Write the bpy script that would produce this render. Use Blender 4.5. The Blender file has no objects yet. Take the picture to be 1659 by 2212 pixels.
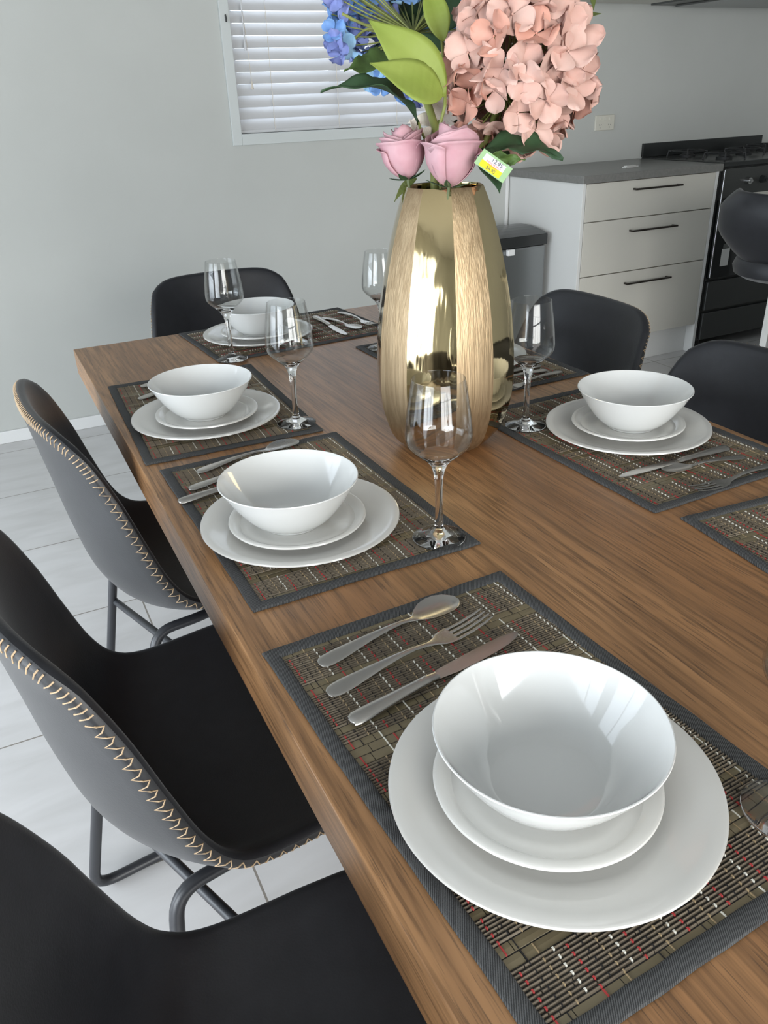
import bpy, bmesh, math, random
from mathutils import Vector, Matrix, Euler
random.seed(7)
D = bpy.data
S = bpy.context.scene
C = S.collection
PI = math.pi
W, H = 1659, 2212

# ------------------------------------------------------------------ camera
CAM = Vector((-0.1551, -2.0362, 1.2610)); YAW, PITCH, ROLL, FPX = -0.44335, -0.47701, -0.03919, 1727.5
fw = Vector((-math.sin(YAW)*math.cos(PITCH), math.cos(YAW)*math.cos(PITCH), math.sin(PITCH)))
r0 = Vector((math.cos(YAW), math.sin(YAW), 0)); u0 = r0.cross(fw)
rt = r0*math.cos(ROLL)+u0*math.sin(ROLL); up = -r0*math.sin(ROLL)+u0*math.cos(ROLL)
cd = D.cameras.new('camera'); cam = D.objects.new('camera', cd); C.objects.link(cam)
cam.matrix_world = Matrix(((rt.x, up.x, -fw.x, CAM.x), (rt.y, up.y, -fw.y, CAM.y), (rt.z, up.z, -fw.z, CAM.z), (0, 0, 0, 1)))
cd.sensor_fit = 'VERTICAL'; cd.sensor_height = 24; cd.lens = FPX/H*24; cd.clip_start = .02
S.camera = cam
def at(px, py, depth):
    return CAM + depth*(fw + rt*((px-W/2)/FPX) - up*((py-H/2)/FPX))

# ------------------------------------------------------------------ world, light, exposure
S.view_settings.view_transform = 'Standard'; S.view_settings.look = 'None'
S.view_settings.exposure = 0.24; S.view_settings.gamma = 1; S.view_settings.use_curve_mapping = False
w = D.worlds.new('world'); S.world = w; w.use_nodes = True
bg = w.node_tree.nodes['Background']; bg.inputs[0].default_value = (.80, .90, 1.0, 1); bg.inputs[1].default_value = 3.0
def area(name, loc, rot, sx, sy, e, col=(1, 1, 1)):
    l = D.lights.new(name, 'AREA'); l.shape = 'RECTANGLE'; l.size = sx; l.size_y = sy; l.energy = e; l.color = col
    o = D.objects.new(name, l); C.objects.link(o); o.location = loc; o.rotation_euler = rot; return o
# daylight through the room's glazed doors (left wall and back wall, both behind the camera), plus an added low fill
dl = area('daylight_left_door', (-2.62, -2.65, .95), (0, -PI/2+.50, 0), 1.6, 2.1, 52, (.90, .95, 1.0)); dl.data.spread = math.radians(125)
df = area('fill_left_low', (-2.62, -.05, .62), (0, -PI/2+.60, 0), 1.1, 1.9, 24, (.84, .92, 1.0)); df.data.spread = math.radians(92)  # added fill, brightens the lower far wall and the floor
db = area('daylight_back_door', (.2, -5.04, 1.10), (PI/2-.20, 0, 0), 2.6, 2.0, 68, (1.0, .965, .90)); db.data.spread = math.radians(130)

# ------------------------------------------------------------------ materials
def mat(name, col=(.8, .8, .8), rough=.5, metal=0, spec=.5, **k):
    m = D.materials.new(name); m.use_nodes = True; b = m.node_tree.nodes['Principled BSDF']
    b.inputs['Base Color'].default_value = (*col, 1); b.inputs['Roughness'].default_value = rough
    b.inputs['Metallic'].default_value = metal; b.inputs['Specular IOR Level'].default_value = spec
    for kk, v in k.items(): b.inputs[kk.replace('_', ' ')].default_value = v
    return m
def nd(m, t, **k):
    n = m.node_tree.nodes.new(t)
    for kk, v in k.items():
        if hasattr(n, kk): setattr(n, kk, v)
        else: n.inputs[kk].default_value = v
    return n
def lk(m, a, ai, b, bi): m.node_tree.links.new(a.outputs[ai], b.inputs[bi])
def ramp(m, stops, interp='LINEAR'):
    n = nd(m, 'ShaderNodeValToRGB'); cr = n.color_ramp; cr.interpolation = interp
    while len(cr.elements) < len(stops): cr.elements.new(.5)
    for e, (p, c) in zip(cr.elements, stops): e.position = p; e.color = (*c, 1) if len(c) == 3 else c
    return n
def bsdf(m): return m.node_tree.nodes['Principled BSDF']
def add_noise(m, c1, c2, scale=5, detail=4, sc=(1, 1, 1), bump=0, bscale=None, lo=.3, hi=.7, coord='Object'):
    tc = nd(m, 'ShaderNodeTexCoord'); mp = nd(m, 'ShaderNodeMapping'); mp.inputs['Scale'].default_value = sc
    lk(m, tc, coord, mp, 'Vector'); n = nd(m, 'ShaderNodeTexNoise', Scale=scale, Detail=detail); lk(m, mp, 0, n, 'Vector')
    r = ramp(m, [(lo, c1), (hi, c2)]); lk(m, n, 'Fac', r, 0); lk(m, r, 0, bsdf(m), 'Base Color')
    if bump:
        n2 = nd(m, 'ShaderNodeTexNoise', Scale=bscale or scale, Detail=3); lk(m, mp, 0, n2, 'Vector')
        bp = nd(m, 'ShaderNodeBump', Strength=bump, Distance=.002); lk(m, n2, 'Fac', bp, 'Height'); lk(m, bp, 0, bsdf(m), 'Normal')
    return m
M = {}
M['wall'] = add_noise(mat('wall_paint', rough=.75, spec=.25), (.515, .525, .50), (.54, .55, .525), 3, bump=.05, bscale=300)
M['ceiling'] = mat('ceiling_paint', (.42, .42, .41), .9)
M['trimwhite'] = mat('trim_paint', (.60, .63, .62), .45)
M['white'] = mat('white_gloss', (.78, .78, .77), .35)
# floor tiles
def tile():
    m = mat('floor_tile', rough=.33, spec=.4); tc = nd(m, 'ShaderNodeTexCoord')
    mp = nd(m, 'ShaderNodeMapping'); mp.inputs['Location'].default_value = (-.041, .43, 0); lk(m, tc, 'Object', mp, 0)
    br = nd(m, 'ShaderNodeTexBrick'); br.offset = 0; br.inputs['Scale'].default_value = 1
    br.inputs['Brick Width'].default_value = .94; br.inputs['Row Height'].default_value = .47
    br.inputs['Mortar Size'].default_value = .0022; br.inputs['Mortar Smooth'].default_value = .1
    br.inputs['Color1'].default_value = (1, 1, 1, 1); br.inputs['Color2'].default_value = (.93, .93, .93, 1); br.inputs['Mortar'].default_value = (.40, .37, .33, 1)
    lk(m, mp, 0, br, 'Vector')
    m2 = nd(m, 'ShaderNodeMapping'); m2.inputs['Scale'].default_value = (1, 3.5, 1); lk(m, tc, 'Object', m2, 0)
    n = nd(m, 'ShaderNodeTexNoise', Scale=3.2, Detail=7, Distortion=.8); lk(m, m2, 0, n, 0)
    r = ramp(m, [(.3, (.57, .56, .55)), (.6, (.645, .635, .63)), (.8, (.68, .67, .665))]); lk(m, n, 'Fac', r, 0)
    mx = nd(m, 'ShaderNodeMix', data_type='RGBA', blend_type='MULTIPLY'); mx.inputs[0].default_value = 1
    lk(m, r, 0, mx, 6); lk(m, br, 'Color', mx, 7); lk(m, mx, 2, bsdf(m), 'Base Color')
    bp = nd(m, 'ShaderNodeBump', Strength=.4, Distance=.002, invert=True); lk(m, br, 'Fac', bp, 'Height'); lk(m, bp, 0, bsdf(m), 'Normal')
    return m
M['tile'] = tile()
def wood():
    m = mat('oak_veneer', rough=.36, spec=.45); tc = nd(m, 'ShaderNodeTexCoord')
    def nz(sc, s, det, dist=0):
        mp = nd(m, 'ShaderNodeMapping'); mp.inputs['Scale'].default_value = sc; lk(m, tc, 'Object', mp, 0)
        n = nd(m, 'ShaderNodeTexNoise', Scale=s, Detail=det, Distortion=dist); lk(m, mp, 0, n, 0); return n
    a = nz((9, 1.1, 9), 1.3, 3, .6)          # broad flame figure
    sep = nd(m, 'ShaderNodeMath', operation='MULTIPLY'); lk(m, a, 'Fac', sep, 0); sep.inputs[1].default_value = 13
    fr = nd(m, 'ShaderNodeMath', operation='PINGPONG'); lk(m, sep, 0, fr, 0); fr.inputs[1].default_value = 1
    b = nz((95, 3.2, 95), 2.0, 6, .2)        # fine grain
    c = nz((320, 11, 320), 1.5, 2)           # pores
    d = nz((5, .3, 5), 1.2, 2)               # board tone
    def mix(f, ca, cb):
        mx = nd(m, 'ShaderNodeMix', data_type='RGBA'); 
        for i, v in ((0, f), (6, ca), (7, cb)):
            if isinstance(v, tuple): mx.inputs[i].default_value = (*v, 1)
            elif isinstance(v, (int, float)): mx.inputs[i].default_value = v
            else: m.node_tree.links.new(v, mx.inputs[i])
        return mx.outputs[2]
    def mr(src, a0, a1, b0, b1):
        n = nd(m, 'ShaderNodeMapRange'); m.node_tree.links.new(src, n.inputs[0])
        for i, v in zip((1, 2, 3, 4), (a0, a1, b0, b1)): n.inputs[i].default_value = v
        return n.outputs[0]
    base = mix(mr(d.outputs[0], .35, .65, 0, 1), (.340, .168, .071), (.470, .258, .119))
    base = mix(mr(fr.outputs[0], .0, 1, 0, .50), base, (.185, .095, .045))
    base = mix(mr(b.outputs[0], .45, .66, 0, .75), base, (.15, .078, .036))
    base = mix(mr(c.outputs[0], .57, .70, 0, .70), base, (.085, .05, .03))
    m.node_tree.links.new(base, bsdf(m).inputs['Base Color'])
    bp = nd(m, 'ShaderNodeBump', Strength=.18, Distance=.0006); lk(m, b, 'Fac', bp, 'Height'); lk(m, bp, 0, bsdf(m), 'Normal')
    return m
M['wood'] = wood()
M['leather'] = add_noise(mat('black_leather', rough=.46, spec=.5, Sheen_Weight=.15, Sheen_Roughness=.4), (.007, .008, .011), (.011, .012, .016), 40, bump=.10, bscale=420)
M['leather_back'] = add_noise(mat('lighter_leather_back', rough=.45, spec=.5, Sheen_Weight=.12, Sheen_Roughness=.4), (.018, .019, .021), (.025, .026, .029), 9, bump=.08, bscale=300)  # outer shell, a lighter tone than the inner leather
M['thread'] = mat('tan_thread', (.46, .33, .20), .6)
M['steel_black'] = mat('black_powder_steel', (.025, .026, .030), .38, 0, .5)
M['china'] = mat('white_china', (.65, .64, .61), .12, 0, .5, Coat_Weight=.3, Coat_Roughness=.04)
M['chinab'] = mat('white_bowl_china', (.71, .72, .71), .07, 0, .5, Coat_Weight=.5, Coat_Roughness=.03)
M['cutlery'] = mat('stainless_cutlery', (.50, .48, .45), .27, 1)
M['glass'] = mat('wine_glass', (1, 1, 1), .0, 0, .5, Transmission_Weight=1.0, IOR=1.48)
def thin():
    m = D.materials.new('thin_clear_glass'); m.use_nodes = True; nt = m.node_tree; nt.nodes.clear()
    o = nt.nodes.new('ShaderNodeOutputMaterial'); mx = nt.nodes.new('ShaderNodeMixShader'); t = nt.nodes.new('ShaderNodeBsdfTransparent'); g = nt.nodes.new('ShaderNodeBsdfGlossy')
    t.inputs[0].default_value = (.975, .98, .978, 1); g.inputs['Roughness'].default_value = .0
    lw = nt.nodes.new('ShaderNodeLayerWeight'); lw.inputs[0].default_value = .5; p = nt.nodes.new('ShaderNodeMath'); p.operation = 'POWER'; p.inputs[1].default_value = 4.0
    a = nt.nodes.new('ShaderNodeMath'); a.operation = 'MULTIPLY_ADD'; a.inputs[1].default_value = .80; a.inputs[2].default_value = .045
    L = nt.links.new; L(lw.outputs['Facing'], p.inputs[0]); L(p.outputs[0], a.inputs[0]); L(a.outputs[0], mx.inputs[0]); L(t.outputs[0], mx.inputs[1]); L(g.outputs[0], mx.inputs[2]); L(mx.outputs[0], o.inputs[0]); return m
M['thin'] = thin()
M['pane'] = mat('window_pane', (1, 1, 1), .0, 0, .5, Transmission_Weight=1.0, IOR=1.02)
M['stick'] = add_noise(mat('bamboo_stick', rough=.55), (.125, .098, .068), (.185, .150, .105), 60, sc=(.2, 1, 1))
M['slat'] = add_noise(mat('bamboo_slat', rough=.5), (.150, .122, .068), (.195, .158, .095), 22, sc=(.4, 1, 1))
M['tw'] = mat('white_cotton_thread', (.72, .70, .62), .7); M['tr'] = mat('red_thread', (.40, .035, .035), .7)
M['tb'] = mat('black_thread', (.015, .013, .012), .8); M['te'] = mat('beige_thread', (.34, .25, .14), .7)
def twill():
    m = mat('grey_twill_binding', rough=.85, spec=.2); tc = nd(m, 'ShaderNodeTexCoord')
    mp = nd(m, 'ShaderNodeMapping'); mp.inputs['Rotation'].default_value = (0, 0, .6); lk(m, tc, 'Object', mp, 0)
    wv = nd(m, 'ShaderNodeTexWave', Scale=210, Distortion=1.5, Detail=2); wv.inputs['Detail Scale'].default_value = 6; lk(m, mp, 0, wv, 0)
    r = ramp(m, [(.15, (.040, .041, .042)), (.85, (.118, .12, .121))]); lk(m, wv, 0, r, 0); lk(m, r, 0, bsdf(m), 'Base Color')
    bp = nd(m, 'ShaderNodeBump', Strength=.5, Distance=.001); lk(m, wv, 0, bp, 'Height'); lk(m, bp, 0, bsdf(m), 'Normal'); return m
M['twill'] = twill()
# vase
def gold(name, rough, bump, c1, c2, bs):
    m = mat(name, c1, rough, 1)
    add_noise(m, c1, c2, 3, sc=(1, 1, .14), bump=bump, bscale=bs); return m
M['gold'] = gold('polished_gold', .06, .65, (.56, .43, .22), (.72, .58, .33), 26)
M['goldm'] = mat('brushed_gold', (.58, .45, .26), .42, .85)
add_noise(M['goldm'], (.33, .235, .135), (.47, .35, .215), 160, sc=(1, 1, .025), bump=.22, bscale=420)
M['peach'] = add_noise(mat('peach_petal', rough=.65, spec=.25, Subsurface_Weight=.15, Subsurface_Radius=(.01, .004, .003)), (.52, .25, .185), (.59, .335, .27), 30)
M['peach2'] = add_noise(mat('pale_pink_petal', rough=.65, spec=.25, Subsurface_Weight=.15, Subsurface_Radius=(.01, .004, .003)), (.55, .325, .27), (.61, .42, .365), 30)
M['rose'] = add_noise(mat('rose_petal', rough=.6, spec=.25, Subsurface_Weight=.12, Subsurface_Radius=(.01, .004, .004)), (.46, .245, .28), (.55, .355, .385), 25)
M['blue'] = add_noise(mat('blue_petal', rough=.65, spec=.25), (.09, .20, .50), (.24, .42, .72), 25)
M['blue2'] = add_noise(mat('pale_blue_petal', rough=.65, spec=.25), (.22, .42, .66), (.42, .62, .76), 25)
M['lilac'] = add_noise(mat('lilac_petal', rough=.65), (.15, .20, .46), (.27, .30, .58), 25)
M['cream'] = add_noise(mat('cream_petal', rough=.6), (.70, .64, .52), (.80, .72, .66), 25)
def leafm(name, c1, c2, s=14): return add_noise(mat(name, rough=.5, spec=.35), c1, c2, s, bump=.2, bscale=60)
M['lime'] = leafm('lime_leaf', (.19, .25, .04), (.25, .31, .065)); M['dark'] = leafm('dark_leaf', (.018, .045, .020), (.035, .075, .030))
M['mid'] = leafm('mid_green_leaf', (.06, .11, .025), (.10, .17, .045)); M['olive'] = leafm('olive_leaf', (.09, .12, .03), (.14, .17, .05))
M['stem'] = leafm('green_stem', (.17, .20, .05), (.26, .28, .08)); M['sdark'] = leafm('dark_stem', (.06, .08, .03), (.11, .13, .05))
M['benchtop'] = add_noise(mat('grey_stone_top', rough=.28), (.17, .17, .16), (.21, .205, .195), 90)
M['cab'] = mat('greige_laminate', (.62, .60, .54), .45); M['cabw'] = mat('white_laminate', (.72, .72, .70), .45)
M['bronze'] = mat('dark_bronze_metal', (.06, .052, .045), .35, .8)
M['blackenamel'] = mat('black_enamel', (.022, .024, .024), .25); M['blackglass'] = mat('black_oven_glass', (.010, .011, .012), .07)
M['chrome'] = mat('chrome_metal', (.6, .6, .6), .18, 1); M['steel'] = mat('brushed_steel', (.30, .31, .31), .32, 1)
M['grey'] = mat('dark_grey_enamel', (.05, .052, .05), .35); M['label'] = mat('white_sticker', (.62, .62, .60), .5)
M['iron'] = mat('cast_iron', (.02, .021, .022), .6)
M['plastic_cream'] = mat('cream_plastic', (.66, .64, .56), .35)
M['slatm'] = mat('white_blind_slat', (.62, .62, .63), .5, 0, .4, Transmission_Weight=0)
M['cord'] = mat('cream_cord', (.66, .60, .52), .8); M['tagg'] = mat('pale_green_card', (.30, .46, .24), .6)
M['stk_w'] = mat('white_label', (.60, .58, .62), .6); M['stk_y'] = mat('yellow_label', (.68, .58, .02), .6)
M['ink'] = mat('black_ink', (.08, .08, .09), .6); M['inkr'] = mat('red_ink', (.75, .13, .08), .6)
M['hood'] = mat('rangehood_grey', (.10, .105, .10), .4)

# ------------------------------------------------------------------ mesh helpers
def link_mesh(name, verts, faces, m=None, parent=None, smooth=True, mats=None, mi=None):
    me = D.meshes.new(name); me.from_pydata([tuple(v) for v in verts], [], faces); me.update()
    for x in (mats or ([m] if m else [])): me.materials.append(x)
    if mi:
        for p, i in zip(me.polygons, mi): p.material_index = i
    if smooth:
        for p in me.polygons: p.use_smooth = True
        try: me.set_sharp_from_angle(angle=math.radians(38))
        except Exception: pass
    o = D.objects.new(name, me); C.objects.link(o)
    if parent: o.parent = parent
    return o
class MB:
    def __init__(s): s.v = []; s.f = []; s.mi = []; s.cur = 0
    def add(s, vs, fs):
        n = len(s.v); s.v += [Vector(v) for v in vs]; s.f += [tuple(i+n for i in f) for f in fs]; s.mi += [s.cur]*len(fs)
    def box(s, x0, x1, y0, y1, z0, z1):
        s.add([(x0, y0, z0), (x1, y0, z0), (x1, y1, z0), (x0, y1, z0), (x0, y0, z1), (x1, y0, z1), (x1, y1, z1), (x0, y1, z1)],
              [(0, 3, 2, 1), (4, 5, 6, 7), (0, 1, 5, 4), (1, 2, 6, 5), (2, 3, 7, 6), (3, 0, 4, 7)])
    def tube(s, pts, r, n=10, cap=True, r2=None):
        pts = [Vector(p) for p in pts]; k = len(pts); vs = []; fs = []
        t0 = (pts[1]-pts[0]).normalized(); a = t0.orthogonal().normalized()
        for i, p in enumerate(pts):
            t = (pts[min(i+1, k-1)]-pts[max(i-1, 0)]).normalized(); a = (a - t*a.dot(t)).normalized(); b = t.cross(a)
            rr = r if r2 is None else r+(r2-r)*i/(k-1)
            vs += [p+(a*math.cos(2*PI*j/n)+b*math.sin(2*PI*j/n))*rr for j in range(n)]
        for i in range(k-1):
            for j in range(n): fs.append((i*n+j, i*n+(j+1) % n, (i+1)*n+(j+1) % n, (i+1)*n+j))
        if cap: fs.append(tuple(range(n-1, -1, -1))); fs.append(tuple((k-1)*n+j for j in range(n)))
        s.add(vs, fs)
    def lathe(s, prof, n=48, closed=False, c=(0, 0, 0), fn=None):
        vs = []; k = len(prof); fs = []
        for r, z in prof:
            for j in range(n):
                a = 2*PI*j/n; q = fn(a, r, z) if fn else r
                vs.append((c[0]+q*math.cos(a), c[1]+q*math.sin(a), c[2]+z))
        for i in range(k if closed else k-1):
            for j in range(n): i2 = (i+1) % k; fs.append((i*n+j, i*n+(j+1) % n, i2*n+(j+1) % n, i2*n+j))
        s.add(vs, fs)
    def grid(s, P, flip=False):
        nr = len(P); nc = len(P[0]); vs = [p for row in P for p in row]; fs = []
        for i in range(nr-1):
            for j in range(nc-1):
                q = (i*nc+j, i*nc+j+1, (i+1)*nc+j+1, (i+1)*nc+j); fs.append(q[::-1] if flip else q)
        s.add(vs, fs)
    def build(s, name, m=None, parent=None, smooth=True, mats=None, bev=0, seg=2):
        o = link_mesh(name, s.v, s.f, m, parent, smooth, mats, s.mi if mats else None)
        if bev: b = o.modifiers.new('bevel', 'BEVEL'); b.width = bev; b.segments = seg; b.limit_method = 'ANGLE'; b.angle_limit = .6
        return o
def tag(o, label=None, cat=None, group=None, kind=None):
    if label: o['label'] = label
    if cat: o['category'] = cat
    if group: o['group'] = group
    if kind: o['kind'] = kind
    return o
def empty(name, loc=(0, 0, 0), rz=0):
    o = D.objects.new(name, None); C.objects.link(o); o.location = loc; o.rotation_euler = (0, 0, rz); o.empty_display_size = .05; return o
def kids(o): return [c for c in D.objects if c.parent == o]
def copy_tree(o, parent=None):
    c = o.copy(); C.objects.link(c); c.parent = parent
    for ch in kids(o): copy_tree(ch, c)
    return c
def boxo(name, x0, x1, y0, y1, z0, z1, m, parent=None, bev=.002):
    b = MB(); b.box(x0, x1, y0, y1, z0, z1); return b.build(name, m, parent, smooth=False, bev=bev)
def cr(pts, n):   # Catmull-Rom resample
    pts = [Vector(p) for p in pts]; L = [0]
    for a, b in zip(pts, pts[1:]): L.append(L[-1]+(b-a).length)
    out = []
    for k in range(n):
        t = L[-1]*k/(n-1); i = 0
        while i < len(pts)-2 and L[i+1] < t: i += 1
        f = (t-L[i])/(L[i+1]-L[i]); p0 = pts[max(i-1, 0)]; p1 = pts[i]; p2 = pts[i+1]; p3 = pts[min(i+2, len(pts)-1)]
        out.append(.5*((2*p1)+(p2-p0)*f+(2*p0-5*p1+4*p2-p3)*f*f+(3*p1-p0-3*p2+p3)*f**3))
    return out
def lerp(tab, t):
    for (a, va), (b, vb) in zip(tab, tab[1:]):
        if t <= b: return va+(vb-va)*max(0, (t-a))/(b-a)
    return tab[-1][1]

# ------------------------------------------------------------------ the room
X0, X1, Y0, Y1, ZC = -2.6, 5.2, -5.0, 1.575, 2.5
def struct(o): o['kind'] = 'structure'; return o
struct(boxo('floor', X0-.1, X1+.1, Y0-.1, Y1+.1, -.1, 0, M['tile'], bev=0))
struct(boxo('ceiling', X0-.1, X1+.1, Y0-.1, Y1+.1, ZC, ZC+.1, M['ceiling'], bev=0))
WX0, WX1, WZ0, WZ1 = .960, 1.93, 1.148, 2.12     # window opening
b = MB()
b.box(X0-.1, WX0, Y1, Y1+.12, 0, ZC); b.box(WX1, X1+.1, Y1, Y1+.12, 0, ZC); b.box(WX0, WX1, Y1, Y1+.12, 0, WZ0); b.box(WX0, WX1, Y1, Y1+.12, WZ1, ZC)
struct(b.build('wall_far', M['wall'], smooth=False))
def wall_door(name, axis, c0, c1, w0, w1, pos, m):   # wall with a glazed door opening, height 2.25
    b = MB(); t = .1
    def bx(a0, a1, z0, z1):
        if axis == 'x': b.box(pos-t, pos, a0, a1, z0, z1)
        else: b.box(a0, a1, pos-t, pos, z0, z1)
    if axis == 'x': bx(c0, w0, 0, ZC); bx(w1, -1.0, 0, ZC); bx(.9, c1, 0, ZC); bx(-1.0, .9, 2.25, ZC)  # forward left opening is added for the low fill
    else: bx(c0, w0, 0, ZC); bx(w1, c1, 0, ZC)
    bx(w0, w1, 2.25, ZC)
    return struct(b.build(name, m, smooth=False))
wall_door('wall_left', 'x', Y0-.1, Y1+.1, -3.75, -1.55, X0, M['wall'])
wall_door('wall_back', 'y', X0-.1, X1+.1, -1.15, 1.55, Y0, M['wall'])
struct(boxo('wall_right', X1, X1+.1, Y0-.1, Y1+.1, 0, ZC, M['wall'], bev=0))
def glazed_door(name, axis, a0, a1, pos, n=3):
    b = MB(); d = .04
    def bx(u0, u1, z0, z1):
        if axis == 'x': b.box(pos-d, pos, u0, u1, z0, z1)
        else: b.box(u0, u1, pos-d, pos, z0, z1)
    for k in range(n+1):
        u = a0+(a1-a0)*k/n; bx(max(a0, u-.03), min(a1, u+.03), 0, 2.25)
    bx(a0, a1, 0, .08); bx(a0, a1, 2.18, 2.25); bx(a0, a1, 1.0, 1.04)
    return struct(b.build(name, M['white'], smooth=False))
glazed_door('door_1', 'x', -3.75, -1.55, X0, 3); glazed_door('added_door_3', 'x', -1.0, .9, X0, 2); glazed_door('door_2', 'y', -1.15, 1.55, Y0)  # forward left frame stands in the opening added for the low fill
bb = MB(); bb.box(X0, 2.33, Y1-.014, Y1-.001, 0, .053)
struct(bb.build('baseboard_far', M['white'], smooth=False, bev=.003))
struct(boxo('baseboard_left', X0+.001, X0+.014, .9, Y1-.015, 0, .053, M['white']))
struct(boxo('trim_1', 2.306, 2.322, Y1-.008, Y1-.0005, .053, 1.63, M['white'], bev=.001))
# window 1
win = empty('window_1', (0, 0, 0)); win['kind'] = 'structure'
b = MB(); fwid = .040
b.box(WX0-fwid, WX0, Y1-.016, Y1-.0005, WZ0-fwid-.003, WZ1+fwid); b.box(WX1, WX1+fwid, Y1-.016, Y1-.0005, WZ0-fwid-.003, WZ1+fwid)
b.box(WX0, WX1, Y1-.0155, Y1-.0005, WZ0-fwid-.003, WZ0); b.box(WX0, WX1, Y1-.0155, Y1-.0005, WZ1, WZ1+fwid)
b.build('window_frame', M['trimwhite'], win, smooth=False, bev=.002)
b = MB(); b.box(WX0, WX0+.035, Y1+.075, Y1+.11, WZ0, WZ1); b.box(WX1-.035, WX1, Y1+.075, Y1+.11, WZ0, WZ1); b.box(WX0, WX1, Y1+.075, Y1+.11, WZ0, WZ0+.035); b.box(WX0, WX1, Y1+.075, Y1+.11, WZ1-.035, WZ1); b.box((WX0+WX1)/2-.02, (WX0+WX1)/2+.02, Y1+.075, Y1+.11, WZ0, WZ1)
b.build('window_sash', M['white'], win, smooth=False)
boxo('pane', WX0+.03, WX1-.03, Y1+.09, Y1+.094, WZ0+.03, WZ1-.03, M['pane'], win, bev=0)
b = MB(); b.tube([(.943, Y1-.018, 1.575), (.943, Y1-.026, 1.566), (.944, Y1-.02, 1.552)], .0035, 8); b.tube([(.943, Y1-.016, 1.566), (.943, Y1-.026, 1.566)], .002, 8)
b.build('cord_cleat', M['grey'], win)
# venetian blind
bl = tag(empty('venetian_blind', (WX0, Y1+.035, WZ0)), 'white venetian blind with tilted slats hanging in the window on the far wall', 'blind')
k = 0; z = WZ0+.034
while z < WZ1-.05:
    vs = []; P = []
    for i in range(6):
        t = i/5-.5; yy = t*.050; cam_ = .0035*math.cos(PI*t)
        th = math.radians(58); y = yy*math.cos(th)-cam_*math.sin(th); zz = yy*math.sin(th)+cam_*math.cos(th)
        P.append([Vector((.004, y, z-WZ0+zz)), Vector((WX1-WX0-.004, y, z-WZ0+zz))])
    m_ = MB(); m_.grid(P); m_.grid([[p+Vector((0, .0012, -.0012)) for p in r] for r in P], True)
    m_.build('slat', M['slatm'], bl); z += .0435; k += 1
boxo('bottom_rail', .004, WX1-WX0-.004, -.025, .022, .002, .014, M['slatm'], bl)
boxo('headrail', .002, WX1-WX0-.002, -.027, .024, WZ1-WZ0-.045, WZ1-WZ0-.002, M['slatm'], bl)
for xx in (1.118, 1.418, 1.705):
    m_ = MB()
    zz = .006
    pts = []
    while zz < WZ1-WZ0-.05: pts.append((xx-WX0+.0015*math.sin(zz*144), -.030, zz)); zz += .011
    m_.tube(pts, .0012, 6); m_.build('ladder_cord', M['cord'], bl)
m_ = MB(); m_.tube([(.045, -.036, WZ1-WZ0-.05), (.060, -.036, .44), (.067, -.036, .30), (.071, -.036, .19)], .0012, 6); m_.build('pull_cord', M['cord'], bl)
m_ = MB(); m_.lathe([(.0015, .030), (.003, .028), (.0045, .012), (.0065, .002), (.006, 0), (0, 0)], 12, c=(.071, -.036, .165)); m_.build('tassel', M['cord'], bl)
m_ = MB(); m_.tube([(.052, -.042, WZ1-WZ0-.05), (.056, -.042, .48)], .0030, 8); m_.lathe([(.003, .03), (.0055, .02), (.0055, 0), (0, 0)], 12, c=(.056, -.042, .305)); m_.tube([(.056, -.042, .48), (.056, -.042, .33)], .003, 8)
m_.build('tilt_wand', M['slatm'], bl)

# ------------------------------------------------------------------ table
TZ = .75; TW, TL = .905, 2.12
tb = tag(empty('dining_table', (0, 0, 0)), 'long oak dining table set with placemats, plates and glasses', 'table')
boxo('tabletop', 0, TW, -TL, 0, TZ-.060, TZ, M['wood'], tb, bev=.0018)
for y in (-.42, -1.72):
    b = MB(); b.box(.39, .61, y-.04, y+.04, .03, TZ-.0605); b.box(.16, .80, y-.045, y+.045, 0, .03); b.build('leg', M['wood'], tb, smooth=False, bev=.003)

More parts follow.
